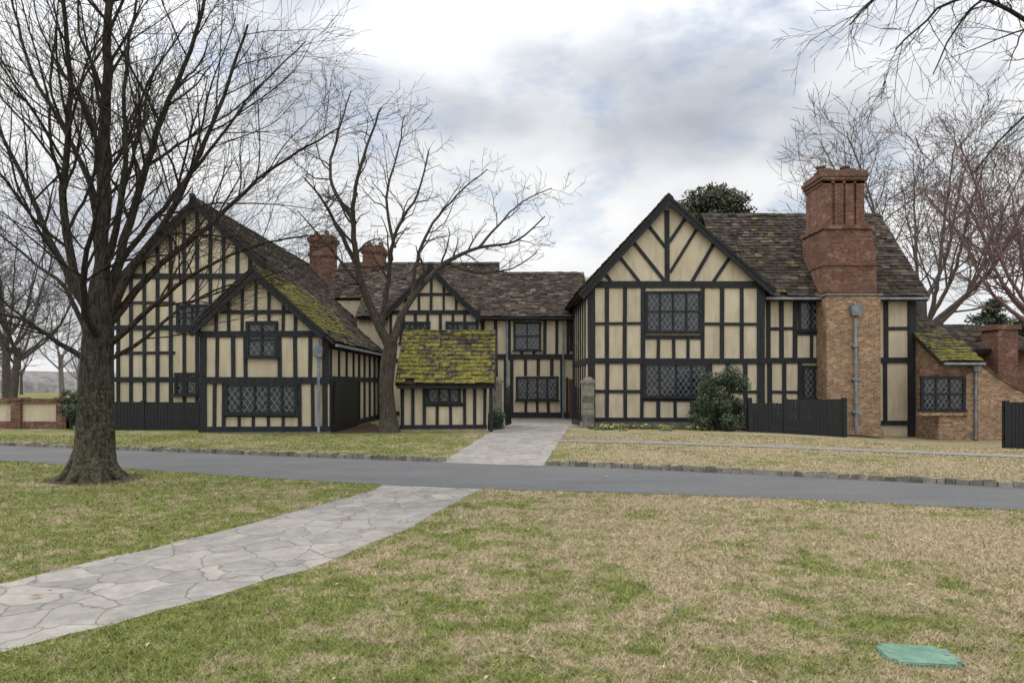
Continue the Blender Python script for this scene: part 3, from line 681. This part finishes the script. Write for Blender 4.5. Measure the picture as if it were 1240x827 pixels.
def kids(tb, rr, pts, rad, dirs, L, lvl, cfg, t0=.15):
    nc = int(L*cfg["dens"][lvl]*rr.uniform(.8, 1.2))+1; n = len(pts)-1
    for k in range(nc):
        t = t0+(1-t0)*(k+rr.random())/nc; f = min(t*n, n-1e-4); i = int(f); q = pts[i].lerp(pts[i+1], f-i); dd = dirs[i]; rq = rad[i]+(rad[i+1]-rad[i])*(f-i)
        ax = dd.cross(Vector((rr.gauss(0, 1), rr.gauss(0, 1), rr.gauss(0, 1)))).normalized()
        an = math.radians(rr.uniform(*cfg["ang"])); nd_ = (dd*math.cos(an)+ax*math.sin(an)).normalized()
        if nd_.z < cfg.get("minz", -.5): nd_.z = abs(nd_.z)*.3; nd_.normalize()
        Lc = cfg["len"][lvl]*rr.uniform(.5, 1.2)*(1.15-.65*t)
        grow(tb, rr, q, nd_, Lc, min(max(cfg["rmin"], rq*cfg["rr"]), cfg["rcap"][lvl]), lvl+1, cfg)
def limb(tb, rr, P, r0, r1, cfg, t0=.2, side=9, children=True):
    P = [Vector(q) for q in P]; pts = []
    for i in range(len(P)-1):   # catmull-rom
        a_ = P[max(i-1, 0)]; b_ = P[i]; c_ = P[i+1]; d_ = P[min(i+2, len(P)-1)]; k = max(3, int((c_-b_).length/.35))
        for j in range(k):
            t = j/k; pts.append(.5*((2*b_)+(c_-a_)*t+(2*a_-5*b_+4*c_-d_)*t*t+(3*b_-a_-3*c_+d_)*t**3)+Vector((rr.gauss(0, .02), rr.gauss(0, .02), 0))*(1 if i+j else 0))
    pts.append(P[-1]); n = len(pts); rad = [r0+(r1-r0)*(i/(n-1))**.65 for i in range(n)]
    tb.add(pts, rad, side)
    dirs = [(pts[min(i+1, n-1)]-pts[max(i-1, 0)]).normalized() for i in range(n)]
    L = sum((pts[i+1]-pts[i]).length for i in range(n-1))
    if children: kids(tb, rr, pts, rad, dirs, L, 0, cfg, t0)
def P3(px, py, Y): return (X(px, Y), Y, Z(py, Y))

# --- big tree, left foreground
tb = Tubes(); rr = random.Random(11); Y = 14.1
cfgA = dict(seg=[.3, .25, .22, .2], wob=[.085, .10, .11, .11], trop=[.035, .03, .02, .01], dens=[2.1, 3.0, 3.3], len=[3.4, 1.55, .75], ang=(22, 50), rr=.5, rcap=[.036, .014, .0065], rmin=.0034, max=3, minz=-.35)
tb.add([P3(112, 588, Y), P3(112, 578, Y), P3(113, 566, Y), P3(114, 545, Y), P3(116, 500, Y), P3(118, 440, Y), P3(121, 385, Y), P3(123, 340, Y)], [.56, .47, .40, .36, .335, .31, .27, .20], 20)
for a_ in np.arange(0, 6.2, .9):
    c_ = Vector((-8.66, 14.1, 0)); o = Vector((math.cos(a_), math.sin(a_), 0))
    tb.add([c_+o*.17+Vector((0, 0, .75)), c_+o*.30+Vector((0, 0, .32)), c_+o*.46+Vector((0, 0, .10)), c_+o*.72+Vector((0, 0, -.06))], [.13, .15, .12, .06], 8)
L_ = [
 ([(122, 380, 14.1), (124, 260, 14.1), (128, 120, 14.2), (134, -20, 14.3), (140, -140, 14.4)], .19, .04),
 ([(116, 400, 14.0), (88, 330, 13.8), (76, 230, 13.7), (84, 110, 13.6), (70, -60, 13.5)], .11, .03),
 ([(112, 395, 14.2), (60, 290, 14.6), (20, 200, 15.0), (-40, 90, 15.4)], .10, .02),
 ([(110, 440, 14.1), (70, 415, 14.0), (20, 385, 13.8), (-60, 370, 13.6)], .08, .018),
 ([(126, 370, 14.2), (158, 270, 14.4), (190, 160, 14.6), (230, 60, 14.8), (265, -60, 15)], .12, .025),
 ([(125, 390, 14.1), (165, 320, 14.0), (215, 240, 13.8), (262, 140, 13.6), (300, 30, 13.4)], .105, .02),
 ([(126, 400, 14.1), (180, 335, 14.4), (250, 275, 14.7), (330, 205, 15.0), (410, 155, 15.4)], .10, .015),
 ([(124, 425, 14.1), (170, 385, 13.8), (230, 335, 13.4), (300, 300, 13.1), (375, 285, 12.9)], .08, .012),
 ([(122, 440, 14.1), (165, 418, 14.3), (215, 375, 14.7), (280, 345, 15.2), (345, 345, 15.6)], .06, .012),
 ([(118, 410, 14.0), (100, 360, 12.9), (110, 280, 12.0), (130, 180, 11.4)], .09, .02),
 ([(120, 400, 14.3), (130, 330, 15.4), (120, 230, 16.6), (110, 100, 17.6)], .10, .02),
 ([(124, 330, 14.1), (150, 230, 13.4), (150, 110, 13.0), (165, 0, 12.8)], .09, .02),
 ([(122, 290, 14.1), (100, 200, 14.5), (40, 90, 14.8), (10, -20, 15)], .08, .02),
 ([(123, 350, 14.1), (170, 285, 14.6), (240, 200, 15.2), (310, 110, 15.8), (370, 50, 16.2)], .08, .012),
 ([(112, 430, 14.1), (80, 350, 14.6), (30, 310, 15.2), (-30, 260, 15.6)], .07, .014),
]
for pl, r0, r1 in L_: limb(tb, rr, [P3(*q) for q in pl], r0, r1, cfgA, .22)
tb.build("bare_oak_tree", M_bark)
# --- gnarled tree near the house
tb = Tubes(); rr = random.Random(23)
cfgB = dict(seg=[.32, .28, .22, .2], wob=[.22, .24, .22, .2], trop=[.08, .05, .02, .0], dens=[1.6, 2.3, 2.8], len=[2.2, 1.15, .6], ang=(30, 75), rr=.55, rcap=[.065, .027, .012], rmin=.007, max=3, minz=-.5)
YT = 27.4
tb.add([P3(470, 527, YT), P3(470, 519, YT), P3(469, 505, YT), P3(467, 470, YT), P3(470, 440, YT), P3(474, 415, YT)], [.55, .42, .33, .29, .30, .26], 14)
for pl, r0, r1 in [
 ([(472, 420, 27.4), (455, 385, 27.4), (440, 350, 27.2), (430, 300, 27.0), (428, 250, 26.8), (440, 190, 26.7), (462, 130, 26.6)], .22, .03),
 ([(432, 320, 27.1), (408, 275, 26.9), (385, 235, 26.5), (368, 215, 26.3)], .12, .025),
 ([(429, 270, 26.9), (400, 215, 27.5), (410, 160, 28.0), (425, 110, 28.4)], .11, .02),
 ([(475, 415, 27.4), (490, 375, 27.6), (512, 345, 27.8), (540, 318, 28.2), (580, 300, 28.6), (625, 292, 29.), (660, 262, 29.2)], .19, .025),
 ([(500, 358, 27.7), (505, 315, 27.9), (525, 270, 28.3), (560, 230, 28.7), (590, 205, 29)], .11, .02),
 ([(462, 395, 27.4), (470, 340, 27.0), (478, 285, 26.5), (505, 235, 26.2), (520, 180, 26)], .14, .02),
 ([(478, 300, 26.6), (468, 240, 26.9), (480, 190, 27.3), (490, 140, 27.6)], .08, .02),
 ([(540, 318, 28.2), (575, 330, 28), (620, 325, 27.7), (650, 305, 27.5)], .075, .018),
 ([(580, 300, 28.6), (610, 265, 29.2), (640, 240, 29.6), (668, 228, 30)], .07, .018),
 ([(440, 350, 27.2), (415, 320, 26.4), (390, 290, 25.8), (360, 255, 25.3)], .075, .018)]:
    limb(tb, rr, [P3(*q) for q in pl], r0, r1, cfgB, .25)
tb.build("gnarled_bare_tree", M_bark2)
# --- overhanging tree, trunk out of frame right
tb = Tubes(); rr = random.Random(5)
cfgC = dict(seg=[.25, .2, .15, .12], wob=[.14, .14, .13, .12], trop=[-.03, -.05, -.05, -.04], dens=[2.4, 3.6, 4.5], len=[1.6, .85, .4], ang=(25, 60), rr=.5, rcap=[.03, .012, .006], rmin=.003, max=3, minz=-1)
tb.add([(11.5, 11, -.1), (11.5, 11, .5), (11.45, 11, 3), (11.3, 11, 6), (11.2, 11, 8)], [.5, .38, .32, .28, .2], 14)
for pl, r0, r1 in [
 ([(1480, 120, 11), (1380, 20, 10.6), (1270, -60, 10.2), (1170, -70, 9.8), (1080, -20, 9.6), (1030, 30, 9.5)], .11, .012),
 ([(1400, 50, 10.6), (1300, 60, 10.0), (1200, 0, 9.5), (1140, 10, 9.2), (1085, 60, 9.0)], .065, .01),
 ([(1470, 200, 11), (1380, 130, 11.0), (1290, 120, 11.2), (1230, 150, 11.3), (1180, 210, 11.4)], .055, .01),
 ([(1380, -20, 10.6), (1300, -30, 11.5), (1220, -20, 12), (1160, 30, 12.2), (1130, 90, 12.2)], .055, .01)]:
    limb(tb, rr, [P3(*q) for q in pl], r0, r1, cfgC, .3)
tb.build("overhanging_bare_tree", M_bark)
# --- background trees
def bgtree(name, base, H, mat, seed, spread=.5, nl=8, dm=1.0):
    tb = Tubes(); rr = random.Random(seed); s = H/15
    cfg = dict(seg=[.9*s, .7*s, .5*s, .4*s], wob=[.14, .15, .15, .15], trop=[.09, .06, .03, 0], dens=[1.1/s*dm, 1.7/s*dm, 2.2/s*dm], len=[4.2*s, 2.2*s, 1.1*s], ang=(25, 55), rr=.5, rcap=[.08, .032, .016], rmin=.010*s, max=3, minz=-.2)
    b0 = Vector(base); top = b0+Vector((rr.uniform(-.5, .5), 0, H*.35))
    tb.add([b0-UP*.5, b0+UP*.4, b0.lerp(top, .5), top], [.42*s, .32*s, .27*s, .22*s], 9)
    for k in range(nl):
        a_ = k*2.4+rr.random(); out = Vector((math.cos(a_), math.sin(a_), 0)); q = b0.lerp(top, rr.uniform(.6, 1)); e = spread*rr.uniform(.4, 1.1)
        limb(tb, rr, [q, q+out*H*.12*e*1.6+UP*H*.16, q+out*H*.3*e+UP*H*.36, q+out*H*.42*e+UP*H*rr.uniform(.48, .62)], .14*s, .025*s, cfg, .2, 6)
    return tb.build(name, mat)
bgtree("bare_tree", (26.5, 44, -.2), 21, M_bark3, 41, spread=.9, nl=10, dm=1.1)
bgtree("budding_bare_tree", (31, 39, -.2), 17, M_bark4, 43, spread=1.0, nl=10, dm=1.3)
bgtree("bare_tree", (-37, 50, 0), 15, M_bark5, 44, spread=.8)
bgtree("bare_tree", (-31.5, 43, 0), 12, M_bark5, 46, spread=.9)
dt = empty("distant_trees"); src = bgtree("distant_tree_a", (0, 0, 0), 16, M_bark5, 50, spread=.9, nl=6, dm=.85); src.parent = dt; src2 = bgtree("distant_tree_b", (0, 0, 0), 16, M_bark3, 51, spread=.7, nl=6, dm=.85); src2.parent = dt
src.location = (-72, 95, 0); src2.location = (-58, 88, 0)
for k in range(36):
    s0_ = src if k % 2 else src2; o = bpy.data.objects.new("distant_tree_%d" % k, s0_.data); scene.collection.objects.link(o); o.parent = dt
    xx = -120+k*2.6 if k < 25 else 40+(k-25)*7.5
    o.location = (xx+R.uniform(-2, 2), R.uniform(70, 120), -.3); o.rotation_euler = (0, 0, R.uniform(0, 6)); sc = R.uniform(.5, .95); o.scale = (sc, sc, sc)
# hazy far bank of woodland closing the horizon
rr = random.Random(77); xs = np.linspace(-420, 420, 900); Vt = []
ht = 3.0+.5*np.sin(xs*.031)+.6*np.sin(xs*.113+1)+np.array([rr.uniform(-.6, .9) for _ in xs])
for k, (yy, f_) in enumerate(((128, 0), (129, .7), (134, 1), (260, 1.05))):
    for x_, h_ in zip(xs, ht): Vt.append((x_, yy+3*math.sin(x_*.13), -1+(h_+1)*f_))
i = np.arange(899); Fq = np.concatenate([np.stack([i+900*k, i+1+900*k, i+901+900*k, i+900+900*k], 1) for k in range(3)])
np_mesh("background_hills", Vt, Fq, M_haze)
# magnolia behind the roof: full, irregular crown
mg = empty("magnolia_tree"); tb = Tubes(); rr = random.Random(3); tb.add([(13.2, 46, -.5), (13.3, 46, 5), (13.4, 46, 11), (13.4, 46, 13.6)], [.4, .35, .2, .05], 8)
cl = []
for k in range(170):
    h = rr.uniform(5, 14.5) if k < 60 else rr.uniform(10.5, 14.9)
    rad = 3.3 if h < 11.5 else 3.2*math.sqrt(max(.02, 1-((h-11.5)/3.5)**2)); a_ = rr.uniform(0, 6.28); e = rr.uniform(.15, 1)
    cx, cy = 13.5+rad*e*math.cos(a_), 46+rad*e*math.sin(a_)*.9; s = rr.uniform(.28, .6); cl.append((cx, cy, h, s, s, s*rr.uniform(.7, 1.1)))
    if k % 2: tb.add([(13.4, 46, min(h-1.2, 13.2)), (cx, cy, h)], [.05, .02], 4)
tb.build("trunk", M_bark2, mg); foliage("leaves", cl, 30000, .13, M_leafmag, 4, mg, .05, 1.7)
for (cx, cy, H, W_, nm, sd) in ((36.5, 52, 8.3, 3.0, "evergreen_tree", 5), (41, 55, 7.2, 2.6, "evergreen_tree", 8)):
    e_ = empty(nm); tb = Tubes(); tb.add([(cx, cy, -.4), (cx, cy, H*.5), (cx, cy, H*.95)], [.22, .16, .04], 7); tb.build("trunk", M_bark2, e_)
    rr = random.Random(sd); cl = []
    for k in range(60):
        h = rr.uniform(.12, .97); rad = W_*(1-h)**.6; a_ = rr.uniform(0, 6.28); e = rr.uniform(.3, 1); s = rr.uniform(.35, .7)
        cl.append((cx+rad*e*math.cos(a_), cy+rad*e*math.sin(a_), h*H, s, s, s*.8))
    foliage("leaves", cl, 12000, .13, M_leafdark, sd, e_, .1, 1.5)
# holly bush in front of right gable
hb = empty("holly_bush"); cl = []; rr = random.Random(9); cx, cy = X(870, 28.6), 28.7
for k in range(56):
    a_ = rr.uniform(0, 6.28); h = rr.uniform(.2, 2.35); rad = 1.25*math.sqrt(max(.05, 1-((h-.8)/1.7)**2))*rr.uniform(.8, 1.1); e = rr.uniform(.4, 1); s = rr.uniform(.12, .30)
    cl.append((cx+rad*e*math.cos(a_), cy+rad*.8*e*math.sin(a_), h, s*1.1, s, s*1.2))
foliage("leaves", cl, 24000, .048, M_leafholly, 9, hb, .1, 1.6)
tb = Tubes()
for k in range(9): tb.add([(cx+rr.uniform(-.2, .2), cy, -.1), (cx+rr.uniform(-.8, .8), cy+rr.uniform(-.4, .4), rr.uniform(1.6, 2.3))], [.04, .012], 5)
tb.build("stems", M_bark2, hb)
for (cx, cy, w, h, nm) in ((X(87, 29), 28.9, .45, 1.9, "evergreen_shrub"), (X(930, 28.6), 29.3, .5, 1.0, "evergreen_shrub"), (X(600, 29.3), 29.4, .3, .6, "evergreen_shrub")):
    e_ = empty(nm); cl = []
    for k in range(16): s = rr.uniform(.12, .28); cl.append((cx+rr.uniform(-w, w)*.8, cy+rr.uniform(-.4, .4), rr.uniform(.15, 1)*h*.9, s, s, s))
    foliage("leaves", cl, 6000, .05, M_leafholly, 12, e_, .1, 1.5)
    tb = Tubes(); tb.add([(cx, cy, -.1), (cx, cy, h*.8)], [.04, .02], 5); tb.build("stem", M_bark2, e_)
# flowers: a loose scatter along the bed
fb = empty("daffodil_bed"); cl = [(rr.uniform(3.6, 9.6), rr.uniform(28.0, 30.0), .06, .25, .25, .09) for _ in range(44)]
foliage("leaves", cl, 3000, .05, leafmat("fresh_leaves", (0.06, .09, .025), (.16, .2, .07)), 14, fb)
foliage("blooms", [(a_[0], a_[1], .15, .2, .2, .05) for a_ in cl[::2]], 260, .04, M_flower, 15, fb)

# ================= grass blades
def pip(poly, x, y):
    poly = np.asarray(poly); ins = np.zeros(len(x), bool); j = len(poly)-1
    for i in range(len(poly)):
        xi, yi = poly[i]; xj, yj = poly[j]
        c_ = ((yi > y) != (yj > y)) & (x < (xj-xi)*(y-yi)/(yj-yi+1e-12)+xi); ins ^= c_; j = i
    return ins
N_ = 400000
y_ = 3.8*np.exp(NR.random(N_)*math.log(26/3.8)); x_ = (NR.random(N_)*2-1)*(y_*.80+.6)
road = np.concatenate([ndn, fd[::-1]])
ok = ~pip(poly1, x_, y_) & ~pip(road, x_, y_) & ~pip(poly2, x_, y_) & (np.hypot(x_+8.66, y_-14.1) > .85)
yy_ = np.interp(x_, pts[:, 0], pts[:, 1]); ok &= ~((x_ > 1.5) & (y_ > yy_-.35) & (y_ < yy_+.5))
x_, y_ = x_[ok], y_[ok]; N_ = len(x_)
clump = np.sin(x_*7.1+np.sin(y_*5.3)*2)*np.sin(y_*6.3+np.sin(x_*4.1)*2)
h = (.016+.018*NR.random(N_)+.008*clump)*(1+y_*.02); h = np.clip(h, .008, .06)+(NR.random(N_) > .985)*.03; w = .0022+y_*.00035
ang = NR.random(N_)*6.283; la = NR.random(N_)*6.283; lean = h*(.4+NR.random(N_)*1.8); zz0 = g(x_, y_)
A_ = np.stack([x_-w*np.cos(ang), y_-w*np.sin(ang), zz0-.002], 1); B_ = np.stack([x_+w*np.cos(ang), y_+w*np.sin(ang), zz0-.002], 1); C_ = np.stack([x_+lean*np.cos(la), y_+lean*np.sin(la), zz0+h], 1)
V = np.stack([A_, B_, C_], 1).reshape(-1, 3); np_mesh("grass", V, np.arange(N_*3).reshape(-1, 3), M_blade, np.repeat(NR.random(N_), 3), k=3)
lm = MB()
for k in range(110):
    y0_ = 3.9*math.exp(R.random()*1.5); x0_ = R.uniform(-1, 1)*y0_*.78; a_ = R.uniform(0, 6.28); s = R.uniform(.014, .032) if k > 5 else .055
    u = Vector((math.cos(a_), math.sin(a_), R.uniform(-.3, .3)))*s; v_ = Vector((-math.sin(a_), math.cos(a_), R.uniform(-.3, .3)))*s*.5; c_ = Vector((x0_, y0_, .03))
    up = Vector((0, 0, s*.35))
    lm.add([c_-u, c_-v_+up, c_+u, c_+v_+up, c_+u*.1], [(0, 1, 4), (1, 2, 4), (2, 3, 4), (3, 0, 4)])
lm.build("fallen_leaves", M_deadleaf)
# irrigation valve cover
vb = MB(); Yv = 4.95; cx, cy = X(1114, Yv), 4.97
bm = bmesh.new(); bmesh.ops.create_cube(bm, size=1); bmesh.ops.scale(bm, vec=(.50, .36, .03), verts=bm.verts)
bmesh.ops.bevel(bm, geom=[e for e in bm.edges if abs(e.verts[0].co.z-e.verts[1].co.z) > .01], offset=.05, segments=5, affect="EDGES")
bmesh.ops.bevel(bm, geom=[e for e in bm.edges if e.verts[0].co.z > 0 and e.verts[1].co.z > 0], offset=.008, segments=2, affect="EDGES")
me = bpy.data.meshes.new("lid"); bm.to_mesh(me); me.materials.append(M_green)
vc = empty("valve_box_cover"); lid = bpy.data.objects.new("lid", me); scene.collection.objects.link(lid); lid.parent = vc; lid.location = (cx, cy, .014); lid.rotation_euler = (0, 0, math.radians(-8))
for dx in (-.19, .19): vb.cyl((cx+dx, cy-.14*dx, .024), (cx+dx, cy-.14*dx, .034), .018, .018, 10)
vb.build("bolts", M_pipe, vc)

# ================= world, sun, camera
w = bpy.data.worlds.new("World"); scene.world = w; w.use_nodes = True; nt = w.node_tree; nt.nodes.clear()
sky = nd(nt, "ShaderNodeTexSky", sky_type="NISHITA"); sky.sun_disc = False; sky.sun_elevation = math.radians(48); sky.sun_rotation = math.radians(-70)
b1 = nd(nt, "ShaderNodeBackground"); nt.links.new(sky.outputs[0], b1.inputs[0]); b1.inputs[1].default_value = .15
tc = nd(nt, "ShaderNodeTexCoord"); mp = nd(nt, "ShaderNodeMapping"); mp.inputs["Scale"].default_value = (1, 1, 2.1); mp.inputs["Location"].default_value = (1.35, .2, .55)
nt.links.new(tc.outputs["Generated"], mp.inputs[0])
n1 = noise(nt, mp.outputs[0], 2.6, 7, .5)
cc = ramp(nt, n1, [(0.31, (0.47, 0.50, 0.56)), (0.42, (0.62, 0.65, 0.70)), (0.50, (0.81, 0.83, 0.86)), (0.57, (0.92, 0.93, 0.945)), (0.64, (1.0, 1.0, 1.0))])
b2 = nd(nt, "ShaderNodeBackground"); nt.links.new(cc, b2.inputs[0])
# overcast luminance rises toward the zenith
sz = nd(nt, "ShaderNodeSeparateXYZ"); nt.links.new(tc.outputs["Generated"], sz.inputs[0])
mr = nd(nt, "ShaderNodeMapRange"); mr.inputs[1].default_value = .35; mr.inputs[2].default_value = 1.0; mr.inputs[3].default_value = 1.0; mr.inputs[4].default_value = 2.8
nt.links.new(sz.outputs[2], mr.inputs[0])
mr3 = nd(nt, "ShaderNodeMapRange"); mr3.inputs[1].default_value = .1; mr3.inputs[2].default_value = -.8; mr3.inputs[3].default_value = 1.0; mr3.inputs[4].default_value = 1.65  # extra sky brightness added behind the camera to lift ground and facades
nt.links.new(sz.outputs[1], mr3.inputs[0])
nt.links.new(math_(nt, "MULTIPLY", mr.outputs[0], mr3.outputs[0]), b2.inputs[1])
mp2 = nd(nt, "ShaderNodeMapping"); mp2.inputs["Scale"].default_value = (1, 1, 2); mp2.inputs["Location"].default_value = (3.3, 1.2, 4)
nt.links.new(tc.outputs["Generated"], mp2.inputs[0])
bl = ramp(nt, noise(nt, mp2.outputs[0], 3.6, 5, .6), [(0.54, 0.0), (0.68, .6)])
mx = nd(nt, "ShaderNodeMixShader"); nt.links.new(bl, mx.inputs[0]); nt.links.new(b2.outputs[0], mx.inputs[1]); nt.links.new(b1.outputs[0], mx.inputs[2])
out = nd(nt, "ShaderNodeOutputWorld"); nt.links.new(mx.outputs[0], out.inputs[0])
sd = bpy.data.lights.new("sun", "SUN"); sd.energy = 1.5; sd.angle = math.radians(14); sd.color = (1, .96, .9); so = bpy.data.objects.new("sun", sd); scene.collection.objects.link(so)
el, az = math.radians(48), math.radians(-70)
dv = Vector((math.sin(az)*math.cos(el), math.cos(az)*math.cos(el), math.sin(el))); so.rotation_euler = dv.to_track_quat("Z", "Y").to_euler()
cam = bpy.data.cameras.new("camera"); cam.lens = 24.0; cam.sensor_width = 36; cam.shift_y = 49.5/1240; cam.clip_end = 3000; cam.clip_start = .05
co = bpy.data.objects.new("camera", cam); scene.collection.objects.link(co); co.location = (0, 0, EYE); co.rotation_euler = (math.radians(90), 0, 0); scene.camera = co
scene.view_settings.view_transform = "Standard"; scene.view_settings.look = "None"; scene.view_settings.exposure = 0
